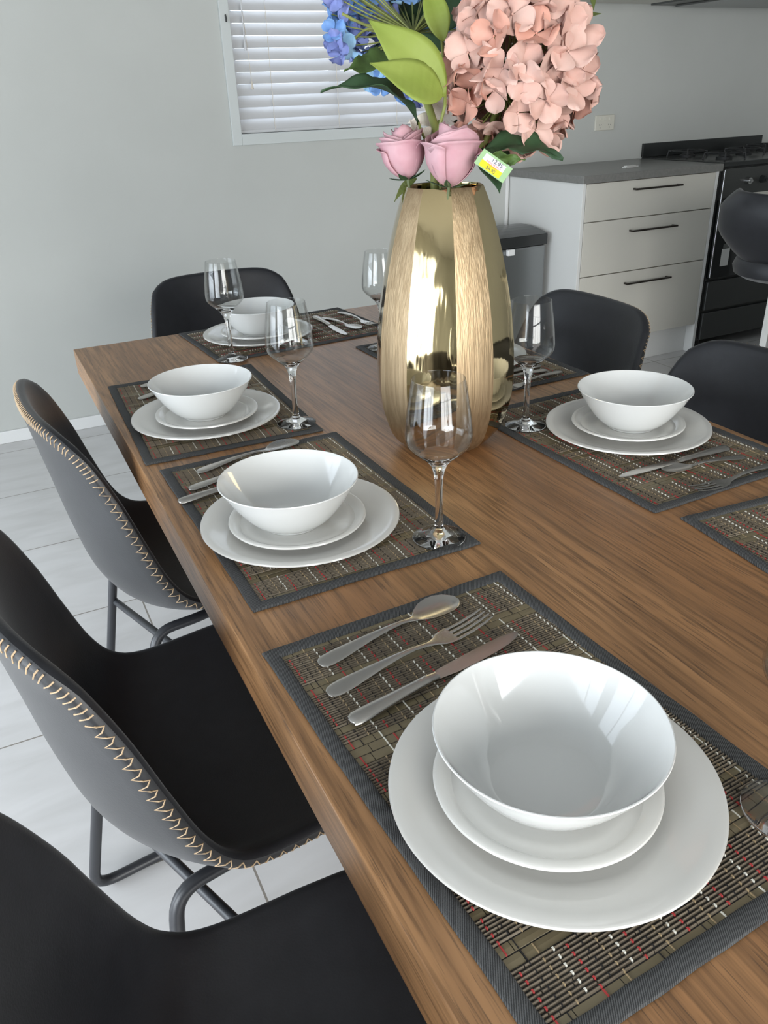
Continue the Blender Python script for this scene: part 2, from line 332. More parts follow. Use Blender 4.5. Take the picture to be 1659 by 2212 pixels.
# ------------------------------------------------------------------ placemats
MD, ML = .3045, .45
def mat_meshes():
    bw = .0150; rnd = random.Random(3)
    st = MB(); sl = MB(); y = -bw+.002; x0 = bw-.003; x1 = MD-bw+.003; rows = []
    wide = 0; run = 0
    while y > -ML+bw-.001:
        if run <= 0:
            wide = 1-wide; run = rnd.randint(1, 3) if wide else rnd.randint(4, 15)
        if wide and rnd.random() < .75:
            h = rnd.choice([.0075, .009, .0105]); tgt = sl; hh = .0017
        else: h = .0031; tgt = st; hh = .0024
        ya, yb = y, y-h; rows.append((ya, yb, tgt is sl)); run -= 1
        # sticks sit with small butt gaps (brick look)
        xs = [x0]; 
        g = rnd.uniform(.0, .04)
        cut = x0 + g
        while cut < x1:
            if cut > x0+.004: xs.append(cut)
            cut += rnd.choice([.04, .04, .08])
        xs.append(x1)
        for a, c_ in zip(xs, xs[1:]):
            a2, c2 = a+.0004, c_-.0004; dz = rnd.uniform(-.0002, .0002); e = .0005
            yy0 = ya-.0002; yy1 = yb+.0002
            prof = [(yy0, .0006), (yy0-(.0008 if h < .005 else .0005), hh*.82+dz), ((yy0+yy1)/2, hh+dz), (yy1+(.0008 if h < .005 else .0005), hh*.82+dz), (yy1, .0006)]
            vs = [(xx, p[0], p[1]) for xx in (a2, c2) for p in prof]
            tgt.add(vs, [(i+1, i, i+5, i+6) for i in range(4)]+[(0, 1, 2, 3, 4), (9, 8, 7, 6, 5)])
        y = yb
    base = MB(); base.box(x0, x1, -ML+bw-.004, -bw+.004, .0004, .0010)
    th = {k: MB() for k in 'wrbe'}
    col = x0+.008; order = 'rbew'; n = 0
    while col < x1-.006:
        kcol = order[n % 4]; wd = .0011 if kcol in 'wr' else .0008
        ph = n % 2
        for i, (ya, yb, isw) in enumerate(rows):
            if isw:
                if rnd.random() < .55: pass
                else: continue
            elif (i+ph) % 2: continue
            zt = .0019 if isw else .0026
            if kcol == 'b': zt -= .0002
            a, c_ = ya-.0002, yb+.0002; x = col+rnd.uniform(-.0003, .0003)
            if not isw: c_ -= .0005
            th[kcol].add([(x-wd/2, a, zt-.0012), (x+wd/2, a, zt-.0012), (x+wd/2, a-.0007, zt+.0004), (x-wd/2, a-.0007, zt+.0004), (x-wd/2, c_+.0007, zt+.0004), (x+wd/2, c_+.0007, zt+.0004), (x+wd/2, c_, zt-.0012), (x-wd/2, c_, zt-.0012)],
                         [(0, 1, 2, 3), (3, 2, 5, 4), (4, 5, 6, 7), (1, 6, 5, 2), (0, 3, 4, 7)])
        col += .0098; n += 1
    # binding: rounded strip swept round the rectangle
    prof = [(0, .0003), (-.0004, .0020), (.0006, .0034), (.003, .0040), (.010, .0038), (bw-.0015, .0036), (bw, .0024), (bw+.0006, .0008)]
    bd = MB(); segs = []
    per = []
    N = 40
    for k in range(N): per.append(((k/N)*MD, 0, 0, k/N, 0))
    rows_ = []
    for j, (inn, z) in enumerate(prof):
        ring = []
        for side in range(4):
            for k in range(N):
                t = k/N
                if side == 0: x, yy = inn+(MD-2*inn)*t, -inn
                elif side == 1: x, yy = MD-inn, -inn-(ML-2*inn)*t
                elif side == 2: x, yy = MD-inn-(MD-2*inn)*t, -ML+inn
                else: x, yy = inn, -ML+inn+(ML-2*inn)*t
                wob = .0004*math.sin(side*1.7+t*9)+.0003*math.sin(t*31+side)
                if side in (1, 3): x += wob
                else: yy += wob
                ring.append(Vector((x, yy, z+.0002*math.sin(t*40+side))))
        rows_.append(ring+[ring[0]])
    bd.grid(rows_)
    return st, sl, base, th, bd
def make_mat():
    st, sl, base, th, bd = mat_meshes()
    root = empty('placemat')
    o = MB(); o.v = st.v[:]; o.f = st.f[:]; o.mi = [0]*len(st.f)
    o.cur = 1; o.add(sl.v, sl.f); o.cur = 2; o.add(base.v, base.f)
    o.build('bamboo_weave', None, root, smooth=False, mats=[M['stick'], M['slat'], M['tb']])
    t = MB()
    for i, k in enumerate('wrbe'): t.cur = i; t.add(th[k].v, th[k].f)
    t.build('weaving_threads', None, root, smooth=False, mats=[M['tw'], M['tr'], M['tb'], M['te']])
    bd.build('fabric_binding', M['twill'], root)
    return root
G_MAT = 'placemats laid around the table'
MATS = [  # x, y of far left corner, rotation, label
 (.0141, -1.3705, .046, 'brown bamboo placemat with grey binding nearest the camera, under the largest-looking bowl stack'),
 (.0238, -.8416, .0163, 'second bamboo placemat along the left table edge, its cutlery tucked behind the bowl'),
 (.0234, -.3561, -.0310, 'bamboo placemat at the far end of the left table edge, third from the camera'),
 (.572, -.8835, .0268, 'bamboo placemat with wineglass, plates, knife and upturned cutlery on the right side of the vase'),
 (.601, -1.362, -.080, 'empty-looking bamboo placemat corner cut off by the right edge of the photo'),
 (.581, -.368, .030, 'bamboo placemat partly hidden behind the gold vase'),
]
mat0 = make_mat()
for i, (x, y, a, lab) in enumerate(MATS):
    o = mat0 if i == 0 else copy_tree(mat0)
    o.location = (x, y, TZ+.0002); o.rotation_euler = (0, 0, a); tag(o, lab, 'placemat', G_MAT)
o = copy_tree(mat0); mat0.scale = (1, 1.03, 1); o.location = (.2735, -.3150, TZ+.0002); o.rotation_euler = (0, 0, PI/2+.063); tag(o, 'bamboo placemat laid crosswise at the head of the table by the far wall', 'placemat', G_MAT)
MZ = TZ+.0029

# ------------------------------------------------------------------ crockery
def lathe_obj(name, prof, m, n=72):
    b = MB(); b.lathe(prof, n); return b.build(name, m)
def plate(name, R_, h, foot, well, m):
    t = .0035
    top = [(0, .0055), (well*.7, .0055), (well, .0062), (well+.008, .0095), (well+.016, h*.55), (R_*.9, h*.85), (R_-.002, h-.0005), (R_, h-.001), (R_+.0006, h-.003), (R_-.002, h-.0045)]
    bot = [(R_*.88, h*.85-.0045), (well+.012, h*.5-.003), (foot+.004, .0025), (foot+.003, 0), (foot-.001, 0), (foot-.003, .0022), (0, .0022)]
    return lathe_obj(name, top+bot, m, 96)
pl0 = plate('dinner_plate', .132, .0185, .078, .088, M['china'])
sp0 = plate('side_plate', .0905, .0165, .052, .060, M['china'])
def bowlprof():
    inner = [(0, .0048), (.030, .0050), (.0435, .0056), (.0455, .0066)]
    for k in range(1, 15):
        t = k/14; inner.append((.0455+.0437*t**.80, .0066+(.0645-.0066)*t**1.12))
    rim = [(.0900, .0655), (.0909, .0654), (.0913, .0644)]
    outer = []
    for k in range(13, 0, -1):
        t = k/14; outer.append((.0400+.0505*t**.72, .0030+.0605*t**1.10))
    foot = [(.0410, .0030), (.0398, .0018), (.0392, 0), (.0362, 0), (.0350, .0018), (0, .0018)]
    return inner+rim+outer+foot
bo0 = lathe_obj('bowl', bowlprof(), M['chinab'], 96)
PL = [ # dinner xy, side xy, bowl xy, where
 ((.1620, -1.6650), (.1580, -1.6615), (.1560, -1.6650), 'nearest the camera, at the left front seat'),
 ((.1520, -1.1290), (.1464, -1.1330), (.1390, -1.1310), 'at the middle seat of the left side'),
 ((.1510, -.6610), (.1515, -.6640), (.1485, -.6580), 'at the far seat of the left side'),
 ((.7450, -1.0930), (.7475, -1.0910), (.7530, -1.0935), 'on the right side of the vase'),
 ((.4155, -.1615), (.4165, -.1600), (.4170, -.1600), 'at the head of the table by the far wall'),
 ((.7320, -.6000), (.7340, -.6000), (.7350, -.6000), 'mostly hidden behind the gold vase'),
]
for i, (d, s_, bw_, where) in enumerate(PL):
    for o0, xy, z, nm, g, cat, in ((pl0, d, MZ, 'large white dinner plate', 'dinner plates', 'plate'), (sp0, s_, MZ+.0060, 'small white side plate', 'side plates', 'plate'), (bo0, bw_, MZ+.0120, 'white bowl on the plates', 'bowls', 'bowl')):
        o = o0 if i == 0 else o0.copy()
        if i: C.objects.link(o)
        o.location = (*xy, z); o.rotation_euler = (0, 0, i*.7); tag(o, nm+' '+where, cat, 'white '+g+' at the place settings')

# ------------------------------------------------------------------ wine glasses
def make_glass():
    root = empty('wine_glass')
    outer = [(0, 0), (.0150, .0004), (.0320, .0004), (.0342, .0012), (.0344, .0022), (.0310, .0038), (.0230, .0062), (.0130, .0092), (.0078, .0125), (.0068, .0150), (.0060, .0155), (.0056, .0180), (.0050, .0300), (.0046, .0500), (.0048, .0700), (.0056, .0850), (.0074, .0960), (.0105, .1040), (.0155, .1100), (.0240, .1170), (.0335, .1250), (.0392, .1320), (.0411, .1390), (.0412, .1460), (.0393, .1680), (.0358, .1920), (.0322, .2138), (.0318, .2148)]
    inner = [(.0311, .2146), (.0310, .2138), (.0346, .1920), (.0381, .1680), (.0400, .1460), (.0399, .1395), (.0380, .1330), (.0326, .1262), (.0236, .1186), (.0150, .1128), (.0080, .1090), (0, .1080)]
    b = MB(); b.lathe(outer+inner, 64)
    b.mi = [1 if sum(b.v[i].z for i in f)/len(f) > .1165 else 0 for f in b.f]
    o = b.build('bowl_and_stem', None, root, mats=[M['glass'], M['thin']])
    return o, root
gp, groot = make_glass()
# the glass is one piece of material: keep it a single top-level mesh
gp.parent = None; gp.name = 'wine_glass'; D.objects.remove(groot); gp.name = 'wine_glass'
GL = [ ((.2954, -1.2504), 'clear wine glass standing in front of the gold vase, nearest full glass'),
      ((.2843, -.7635), 'clear wine glass on the far left-side placemat, beside its bowl'),
      ((.3030, -.3111), 'clear wine glass in front of the bowl at the head of the table'),
      ((.6195, -.9840), 'clear wine glass just to the right of the gold vase'),
      ((.6270, -.4160), 'clear wine glass half hidden behind the left side of the gold vase'),
      ((.3110, -1.7680), 'wine glass cut off by the right edge of the photo beside the nearest plate')]
for i, (xy, lab) in enumerate(GL):
    o = gp if i == 0 else gp.copy()
    if i: C.objects.link(o)
    o.location = (*xy, MZ+.0004); o.rotation_euler = (0, 0, i); tag(o, lab, 'wine glass', 'wine glasses at the place settings')

# ------------------------------------------------------------------ cutlery
def loft(secs, n=12):   # secs: (s, halfwidth, halfthick, z, dish)
    b = MB(); vs = []; fs = []
    for s_, hw, ht, z, dish in secs:
        for j in range(n):
            a = 2*PI*j/n; c_ = math.cos(a); sgn = math.sin(a)
            vs.append((s_, hw*c_, z+ht*sgn+dish*(c_*c_)))
    for i in range(len(secs)-1):
        for j in range(n): fs.append((i*n+j, i*n+(j+1) % n, (i+1)*n+(j+1) % n, (i+1)*n+j))
    fs.append(tuple(range(n-1, -1, -1))); fs.append(tuple((len(secs)-1)*n+j for j in range(n)))
    b.add(vs, fs); return b
HAND = [(0, .0015, .0006, .0020, 0), (.001, .0050, .0009, .0020, 0), (.004, .0082, .0011, .0022, 0), (.010, .0100, .0012, .0026, 0), (.022, .0103, .0012, .0034, 0), (.040, .0085, .0013, .0048, 0), (.062, .0062, .0015, .0064, 0), (.085, .0044, .0016, .0070, 0), (.105, .0034, .0017, .0062, 0)]
def mk_spoon():
    b = loft(HAND+[(.118, .0036, .0016, .0042, 0), (.124, .0060, .0012, .0034, .0008), (.130, .0110, .0009, .0024, .0028), (.140, .0165, .0008, .0014, .0052), (.152, .0190, .0008, .0010, .0062), (.164, .0185, .0008, .0010, .0058), (.174, .0150, .0008, .0016, .0044), (.180, .0098, .0008, .0030, .0026), (.1835, .0040, .0007, .0046, .0008)], 20)
    return b.build('spoon', M['cutlery'])
def mk_fork():
    b = loft(HAND+[(.122, .0034, .0016, .0036, 0), (.132, .0060, .0012, .0026, .0003), (.140, .0105, .0010, .0018, .0008), (.148, .0122, .0009, .0014, .0010), (.156, .0125, .0009, .0016, .0010)], 16)
    for k in range(4):
        y = (-.0105+.0070*k)
        bb_ = loft([(.154, .0021, .0009, .0020, 0), (.175, .0019, .0009, .0030, 0), (.192, .0016, .0009, .0056, 0), (.204, .0009, .0007, .0088, 0)], 8)
        b.add([v+Vector((0, y*(1-.1*(v.x-.154)/.05), 0)) for v in bb_.v], bb_.f)
    return b.build('fork', M['cutlery'])
def mk_knife():
    root = empty('table_knife')
    b = loft([(0, .003, .0020, .0040, 0), (.0015, .0070, .0034, .0040, 0), (.006, .0093, .0040, .0044, 0), (.020, .0094, .0042, .0046, 0), (.050, .0078, .0042, .0046, 0), (.080, .0064, .0040, .0046, 0), (.084, .0070, .0044, .0046, 0), (.087, .0062, .0038, .0046, 0), (.090, .0070, .0044, .0046, 0), (.094, .0060, .0036, .0046, 0), (.104, .0056, .0026, .0044, 0)], 16)
    b.build('handle', M['cutlery'], root)
    c = MB(); P = []
    for s_, lo, hi in [(.102, -.0054, .0054), (.112, -.0068, .0062), (.125, -.0088, .0066), (.150, -.0100, .0068), (.175, -.0100, .0066), (.195, -.0086, .0058), (.208, -.0056, .0040), (.215, -.0016, .0010)]:
        P.append([Vector((s_, lo, .0038)), Vector((s_, hi*.3, .0048)), Vector((s_, hi, .0046)), Vector((s_, hi, .0030)), Vector((s_, hi*.3, .0028)), Vector((s_, lo, .0034)), Vector((s_, lo, .0038))])
    c.grid(P); c.add([P[0][i] for i in range(6)], [(5, 4, 3, 2, 1, 0)]); c.add([P[-1][i] for i in range(6)], [(0, 1, 2, 3, 4, 5)])
    c.build('blade', M['cutlery'], root); return root
spoon0, fork0, knife0 = mk_spoon(), mk_fork(), mk_knife()
CUT = [ # kind, handle end xy, towards xy, scale, label
 ('s', (.058, -1.420), (.240, -1.388), 1.0, 'dessert spoon, farthest of the three pieces on the nearest placemat'),
 ('f', (.048, -1.466), (.259, -1.432), 1.0, 'fork lying between spoon and knife on the nearest placemat'),
 ('k', (.050, -1.514), (.262, -1.474), 1.0, 'table knife running under the rim of the nearest bowl'),
 ('s', (.073, -.885), (.257, -.851), 1.0, 'spoon whose head shows above the bowl on the middle left placemat'),
 ('f', (.046, -.940), (.240, -.915), 1.0, 'middle cutlery handle poking out left of the middle left bowl'),
 ('k', (.021, -.981), (.200, -.953), 1.0, 'knife handle nearest the plate rim on the middle left placemat'),
 ('s', (.082, -.403), (.250, -.375), 1.0, 'cutlery handle tip behind the bowl, far left placemat, upper one'),
 ('f', (.062, -.480), (.240, -.425), 1.0, 'cutlery handle tip at the dinner plate edge, far left placemat, lower one'),
 ('k', (.825, -1.232), (.606, -1.231), 1.0, 'knife with pointed tip beside the plates right of the vase'),
 ('s', (.825, -1.266), (.684, -1.246), .80, 'spoon resting beside the knife on the right placemat'),
 ('f', (.868, -1.312), (.665, -1.318), 1.0, 'fork nearest the front edge of the right placemat'),
 ('k', (.602, -.062), (.600, -.284), 1.0, 'knife beside the plates at the head of the table'),
 ('s', (.620, -.073), (.648, -.240), .95, 'spoon between knife and fork at the head of the table'),
 ('f', (.681, -.043), (.697, -.230), .95, 'fork at the right end of the head placemat'),
 ('f', (.856, -.776), (.690, -.813), .9, 'piece of cutlery nearest the edge of the placemat behind the vase'),
 ('s', (.836, -.752), (.670, -.770), 1.0, 'middle piece of cutlery on the placemat behind the vase'),
 ('k', (.838, -.727), (.640, -.735), 1.0, 'farthest piece of cutlery on the placemat behind the vase'),
]
used = set()
for kd, a, t, sc, lab in CUT:
    o0 = {'s': spoon0, 'f': fork0, 'k': knife0}[kd]
    o = o0 if kd not in used else copy_tree(o0)
    used.add(kd)
    o.location = (*a, MZ+.0010); o.rotation_euler = (0, 0, math.atan2(t[1]-a[1], t[0]-a[0])); o.scale = (sc, sc, sc)
    tag(o, lab, {'s': 'spoon', 'f': 'fork', 'k': 'knife'}[kd], {'s': 'spoons', 'f': 'forks', 'k': 'knives'}[kd]+' at the place settings')

# ------------------------------------------------------------------ vase
VX, VY = .4690, -.9650
vprof = [(0, .0085*10), (.016, .0935), (.044, .1030), (.080, .1088), (.115, .1108), (.150, .1100), (.190, .1068), (.240, .0995), (.295, .0880), (.335, .0775), (.370, .0665), (.398, .0555)]
vprof = [(z, r) for z, r in [(.0, .050), (.004, .062), (.014, .077), (.030, .0895), (.050, .0975), (.080, .1050), (.115, .1078), (.150, .1072), (.190, .1045), (.240, .0978), (.295, .0870), (.335, .0768), (.370, .0665), (.396, .0560)]]
vdir = math.atan2(CAM.y-VY, CAM.x-VX)
def vase():
    root = empty('vase', (VX, VY, TZ+.0004)); tag(root, 'tall gold vase with alternating brushed and polished vertical panels holding the flowers', 'vase')
    edges = []; a0 = vdir+math.radians(30.5)   # left end of the polished panel facing the camera (ccw is screen left)
    edges = []
    ang = vdir-math.radians(30)
    prof = cr([(r*1.022, 0, z) for z, r in vprof], 40)
    def rr(r, a, m_, half): return r*((1-.75)+.75*math.cos(half)/math.cos(a-m_)) if abs(a-m_) <= half+1e-6 else r
    s = ang
    for k in range(5):
        for wdt, mt, nm in ((40, 'gold', 'polished_panel'), (32, 'goldm', 'brushed_panel')):
            wr = math.radians(wdt)
            lo, hi = s, s+wr; mid = (lo+hi)/2; P = []
            if nm == 'brushed_panel': pass
            for i, p in enumerate(prof):
                row = []
                for j in range(11):
                    a = lo+(hi-lo)*j/10; r = rr(p.x, a, mid, wr/2)
                    row.append(Vector((r*math.cos(a), r*math.sin(a), p.z)))
                P.append(row)
            top = [[Vector((v.x*f, v.y*f, .396+dz)) for v in P[-1]] for f, dz in ((.985, .0012), (.955, .0008), (.94, -.004), (1.12, -.05), (1.5, -.15))]
            b = MB(); b.grid(P+top); b.build(nm, M[mt], root)
            s = hi
    b = MB(); b.lathe([(0, .0), (.05, .0)], 50); b.lathe([(0, .003), (.05, .003)], 50); b.build('base', M['goldm'], root)
    return root
# order: polished panel must cover view angles -31..+11 deg (screen left..right); ccw = towards +angle
vase()

# ------------------------------------------------------------------ chairs
RIM = [(-.114, .812), (-.101, .788), (-.080, .750), (-.053, .680), (-.029, .602), (-.004, .530), (.024, .486), (.065, .466), (.150, .463), (.240, .468), (.305, .462), (.335, .445)]
SPN = [(-.136, .812), (-.128, .770), (-.112, .675), (-.095, .572), (-.073, .485), (-.032, .432), (.035, .412), (.120, .412), (.210, .428), (.270, .440), (.315, .432), (.338, .415)]
WID = [(0, .178), (.12, .200), (.26, .216), (.40, .224), (.55, .230), (.75, .232), (.92, .222), (1, .205)]
def make_chair():
    root = empty('dining_chair'); NU, NV = 28, 52
    rim = cr([(x, 0, z) for x, z in RIM], 200); spn = cr([(x, 0, z) for x, z in SPN], 200)
    def pt(u, v):
        v0 = .045*abs(u)**7; v1 = .05*abs(u)**6; ve = v0+(1-v0-v1)*v
        i = min(198, ve*199); k = int(i); f = i-k; R1 = rim[k].lerp(rim[k+1], f); S1 = spn[k].lerp(spn[k+1], f)
        q = abs(u)**2.3; P = S1.lerp(R1, q); return Vector((P.x, u*lerp(WID, ve), P.z))
    I = [[pt(-1+2*j/NU, i/NV) for j in range(NU+1)] for i in range(NV+1)]
    def nrm(i, j):
        a = I[min(i+1, NV)][j]-I[max(i-1, 0)][j]; b_ = I[i][min(j+1, NU)]-I[i][max(j-1, 0)]
        n = a.cross(b_); n.normalize(); return -n     # pointing to the back / underside
    Nn = [[nrm(i, j) for j in range(NU+1)] for i in range(NV+1)]
    if Nn[NV//6][NU//2].x > 0: Nn = [[-n for n in r] for r in Nn]
    T = .021
    O = [[I[i][j]+Nn[i][j]*T for j in range(NU+1)] for i in range(NV+1)]
    path = [(i, 0) for i in range(NV+1)]+[(NV, j) for j in range(1, NU+1)]+[(i, NU) for i in range(NV-1, -1, -1)]+[(0, j) for j in range(NU-1, 0, -1)]
    m_ = len(path); bound = []
    for k, (i, j) in enumerate(path):
        pi, pj = path[k-1]; ni, nj = path[(k+1) % m_]; t = (I[ni][nj]-I[pi][pj]).normalized(); n = Nn[i][j]; bdir = t.cross(n).normalized()
        cen = I[NV//2][NU//2]; 
        ii = min(max(i, 3), NV-3); jj = min(max(j, 3), NU-3)
        if bdir.dot(I[i][j]-I[ii][jj]) < 0: bdir = -bdir
        bound.append((I[i][j], n, bdir, t))
    # inner surface + half of the rim
    inn = MB(); inn.grid(I); out = MB(); out.grid(O, True)
    rows = []
    for p, n, bd_, t in bound:
        rows.append([p+n*(T/2)+(-n*math.cos(a)*T/2+bd_*math.sin(a)*T/2*1.0) for a in [PI*q/6 for q in range(7)]])
    inn.grid([r[:4] for r in rows]+[rows[0][:4]]); out.grid([r[3:] for r in rows]+[rows[0][3:]])
    def weld(o):
        bm = bmesh.new(); bm.from_mesh(o.data); bmesh.ops.remove_doubles(bm, verts=bm.verts, dist=.00005); bmesh.ops.recalc_face_normals(bm, faces=bm.faces); bm.to_mesh(o.data); bm.free()
        for p in o.data.polygons: p.use_smooth = True
        return o
    weld(inn.build('seat_shell', M['leather'], root)); sb = weld(out.build('outer_shell', M['leather_back'], root))
    # stitching
    L = [0]
    bl_ = bound+[bound[0]]
    for a, c_ in zip(bl_, bl_[1:]): L.append(L[-1]+(c_[0]-a[0]).length)
    st = MB(); pitch = .0105; nst = int(L[-1]/pitch); pts = []
    def samp(d):
        d %= L[-1]; k = 0
        lo, hi = 0, len(L)-2
        while lo < hi:
            md = (lo+hi+1)//2
            if L[md] <= d: lo = md
            else: hi = md-1
        f = (d-L[lo])/(L[lo+1]-L[lo]); a, c_ = bl_[lo], bl_[lo+1]
        return a[0].lerp(c_[0], f), a[1].lerp(c_[1], f).normalized(), a[2].lerp(c_[2], f).normalized()
    d = 0; k = 0; i_top = L[(NV+1)+(NU)+(NV)]     # the top edge starts here and is whip-stitched more closely
    while d < L[-1]:
        top_ = d > i_top-.06 or d < .06
        p, n, bd_ = samp(d); ctr = p+n*(T/2)
        lo = ctr+n*(T/2+.0006)-bd_*.0040; hi = ctr+bd_*(T/2+.0006)*.92+n*(T/2)*.25; mid = ctr+(n*.70+bd_*.70)*(T/2+.0010)
        seq = [lo, mid, hi] if k % 2 == 0 else [hi, mid, lo]
        if top_: 
            st.tube([lo, mid, hi], .0011, 5, cap=False); d += .0085
        else:
            if not pts or k % 2 == 0: pts.append(lo)
            else: pts.append(hi)
            p2, n2, b2 = samp(d+.0042); pts.append(p2+n2*(T/2)+(n2*.70+b2*.70)*(T/2+.0012)); d += .0084
        k += 1
    st.tube(pts, .00095, 5, cap=False); st.build('stitching', M['thread'], root)
    # steel frame: two side loops joined by a stretcher
    def corner(path_, r=.045, n=6):
        path_ = [Vector(p) for p in path_]; out_ = [path_[0]]
        for a, b_, c_ in zip(path_, path_[1:], path_[2:]):
            d1 = (a-b_); d2 = (c_-b_); rr = min(r, d1.length*.45, d2.length*.45); p1 = b_+d1.normalized()*rr; p2 = b_+d2.normalized()*rr
            for q in range(n+1): t = q/n; out_.append(p1*(1-t)**2+b_*2*t*(1-t)+p2*t*t)
        out_.append(path_[-1]); return out_
    for sgn in (-1, 1):
        y1 = .165*sgn; y2 = .238*sgn
        f = MB(); f.tube(corner([(.10, y1*.9, .385), (.05, y1, .388), (.055*-1+.02, y1, .385), (-.098, y2, .0105), (.10, y2, .0105)]), .0098, 12); f.build('leg', M['steel_black'], root)
        f = MB(); f.tube(corner([(.10, y2, .0105), (.33, y2, .0105), (.25, y1, .392), (.10, y1*.9, .385)]), .0098, 12); f.build('leg', M['steel_black'], root)
    f = MB(); f.tube(corner([(-.052, .198, .262), (.034, -.215, .305), (.05, -.238, .012)], .03), .0080, 10); f.build('stretcher', M['steel_black'], root)
    f = MB(); f.tube([(.10, -.15, .386), (.10, .15, .386)], .0098, 10); f.box(.02, .22, -.10, .10, .386, .397); f.build('seat_bracket', M['steel_black'], root, smooth=False)
    return root
ch0 = make_chair()
CH = [((.004, -.562), .055, 'black leather bucket chair at the far left, its whole stitched side seen against the floor'),
      ((-.104, -1.135), .125, 'black leather bucket chair in the middle of the left side, tan zigzag stitching in close-up'),
      ((-.165, -1.672), 0, 'black leather chair nearest the camera, cut off by the lower left corner'),
      ((.470, .250), -PI/2, 'black leather chair at the head of the table with its back to the far wall'),
      ((1.020, -.526), PI, 'black leather chair on the right side just beyond the vase, in front of the drawers'),
      ((.985, -1.075), PI, 'black leather chair cut off by the right edge of the photo, behind the right bowl')]
for i, (xy, a, lab) in enumerate(CH):
    o = ch0 if i == 0 else copy_tree(ch0)
    o.location = (*xy, 0); o.rotation_euler = (0, 0, a); tag(o, lab, 'chair', 'stitched leather dining chairs around the table')

# ------------------------------------------------------------------ kitchen
kc = tag(empty('drawer_cabinet', (2.33, 1.0, 0)), 'pale three-drawer kitchen cabinet with dark bar handles under grey stone top', 'cabinet')
def kb(nm, x0, x1, y0, y1, z0, z1, m, par, bev=.0015): return boxo(nm, x0-par.location.x, x1-par.location.x, y0-par.location.y, y1-par.location.y, z0-par.location.z, z1-par.location.z, M[m], par, bev)
kb('side_panel', 2.33, 2.348, 1.0, 1.572, 0, .892, 'cabw', kc); kb('side_panel', 3.135, 3.153, 1.0, 1.572, 0, .892, 'cabw', kc)
kb('carcass', 2.3485, 3.1345, 1.020, 1.572, .15, .892, 'cab', kc); kb('kickboard', 2.3485, 3.1345, 1.055, 1.070, 0, .1495, 'cabw', kc)
for z0, z1, zh in ((.727, .889, .851), (.482, .723, .668), (.153, .478, .425)):
    d = boxo('drawer', .0205, .802, 0, .0195, z0, z1, M['cab'], kc, .0015)
    h = MB(); h.box(.285, .570, -.030, -.020, zh-.004, zh+.004); h.box(.290, .300, -.021, .0, zh-.004, zh+.004); h.box(.555, .565, -.021, .0, zh-.004, zh+.004); h.build('handle', M['bronze'], d, smooth=False, bev=.001)
tag(boxo('stone_benchtop', 2.318, 3.160, .985, 1.5735, .893, .926, M['benchtop'], None, .002), 'grey stone benchtop slab over the three-drawer cabinet', 'benchtop')
pp = MB(); pp.box(-.03, .07, -.012, .012, 0, .006); pp.box(-.02, .05, -.010, .010, .006, .010)
o = pp.build('paper_packet', M['label'], smooth=False); o.location = (2.72, 1.16, .9265); o.rotation_euler = (0, 0, .25); tag(o, 'small white packet lying on the grey stone benchtop', 'packet')
# power outlet
po = tag(empty('power_outlet', (2.903, Y1-.010, 1.110)), 'cream wall power outlet with switches above the benchtop', 'power outlet')
boxo('faceplate', -.062, .062, .0, .0095, -.036, .036, M['plastic_cream'], po, .003)
for x in (-.030, 0, .030):
    boxo('switch', x-.006, x+.006, -.0035, 0, .012, .024, M['plastic_cream'], po, .001)
for x in (-.030, .030):
    m_ = MB()
    for dx, dz, an in ((-.006, 0, .5), (.006, 0, -.5), (0, -.012, 0)):
        c_, s_ = math.cos(an), math.sin(an); hw, hh = .0009, .004
        q = [(-hw, -hh), (hw, -hh), (hw, hh), (-hw, hh)]
        m_.add([(x+dx+a*c_-b_*s_, -.0006, -.010+dz+a*s_+b_*c_) for a, b_ in q], [(0, 1, 2, 3)])
    m_.build('socket', M['grey'], po, smooth=False)
# overhead cabinet + rangehood
oc = tag(empty('overhead_cabinet', (2.33, 1.25, 1.63)), 'pale overhead cabinet whose underside shows at the top right', 'cabinet')
kb('carcass', 2.33, 3.128, 1.245, 1.573, 1.632, 2.35, 'cab', oc); kb('door', 2.33, 2.727, 1.225, 1.244, 1.62, 2.35, 'cab', oc); kb('door', 2.731, 3.128, 1.225, 1.244, 1.62, 2.35, 'cab', oc)
rh = tag(empty('rangehood', (3.16, 1.1, 1.62)), 'dark grey rangehood above the cooker at the top right corner', 'rangehood')
kb('canopy', 3.140, 4.09, 1.08, 1.573, 1.625, 1.70, 'hood', rh); kb('filter', 3.25, 3.98, 1.14, 1.52, 1.615, 1.6245, 'steel', rh); kb('chimney', 3.45, 3.78, 1.25, 1.573, 1.7005, 2.45, 'hood', rh)
# cooker
ck = tag(empty('cooker', (3.175, 1.0, 0)), 'freestanding black cooker with gas hob, knobs and dark oven door', 'cooker')
kb('body', 3.18, 4.07, 1.02, 1.570, .05, .905, 'grey', ck, .004); kb('hob', 3.178, 4.072, 1.0, 1.572, .9055, .930, 'blackenamel', ck, .004)
kb('splashback', 3.175, 4.065, 1.558, 1.573, .931, .998, 'blackenamel', ck); kb('control_panel', 3.185, 4.068, .995, 1.0195, .765, .900, 'grey', ck, .003)
kb('oven_door', 3.185, 4.068, .995, 1.0195, .378, .755, 'blackglass', ck, .003); kb('drawer', 3.185, 4.068, .997, 1.0195, .215, .362, 'grey', ck, .003); kb('drawer', 3.185, 4.068, .999, 1.0195, .060, .200, 'grey', ck, .003)
boxo('door_trim', .002, .009, -.012, .0, .385, .900, M['chrome'], ck, .001)
for k in range(7):
    m_ = MB(); x = .165+.105*k
    m_.tube([(x, -.005, .838), (x, -.030, .838)], .018, 20, r2=.015); m_.tube([(x, -.028, .838), (x, -.040, .838)], .008, 12); m_.build('knob', M['blackenamel'] if k % 3 else M['chrome'], ck)
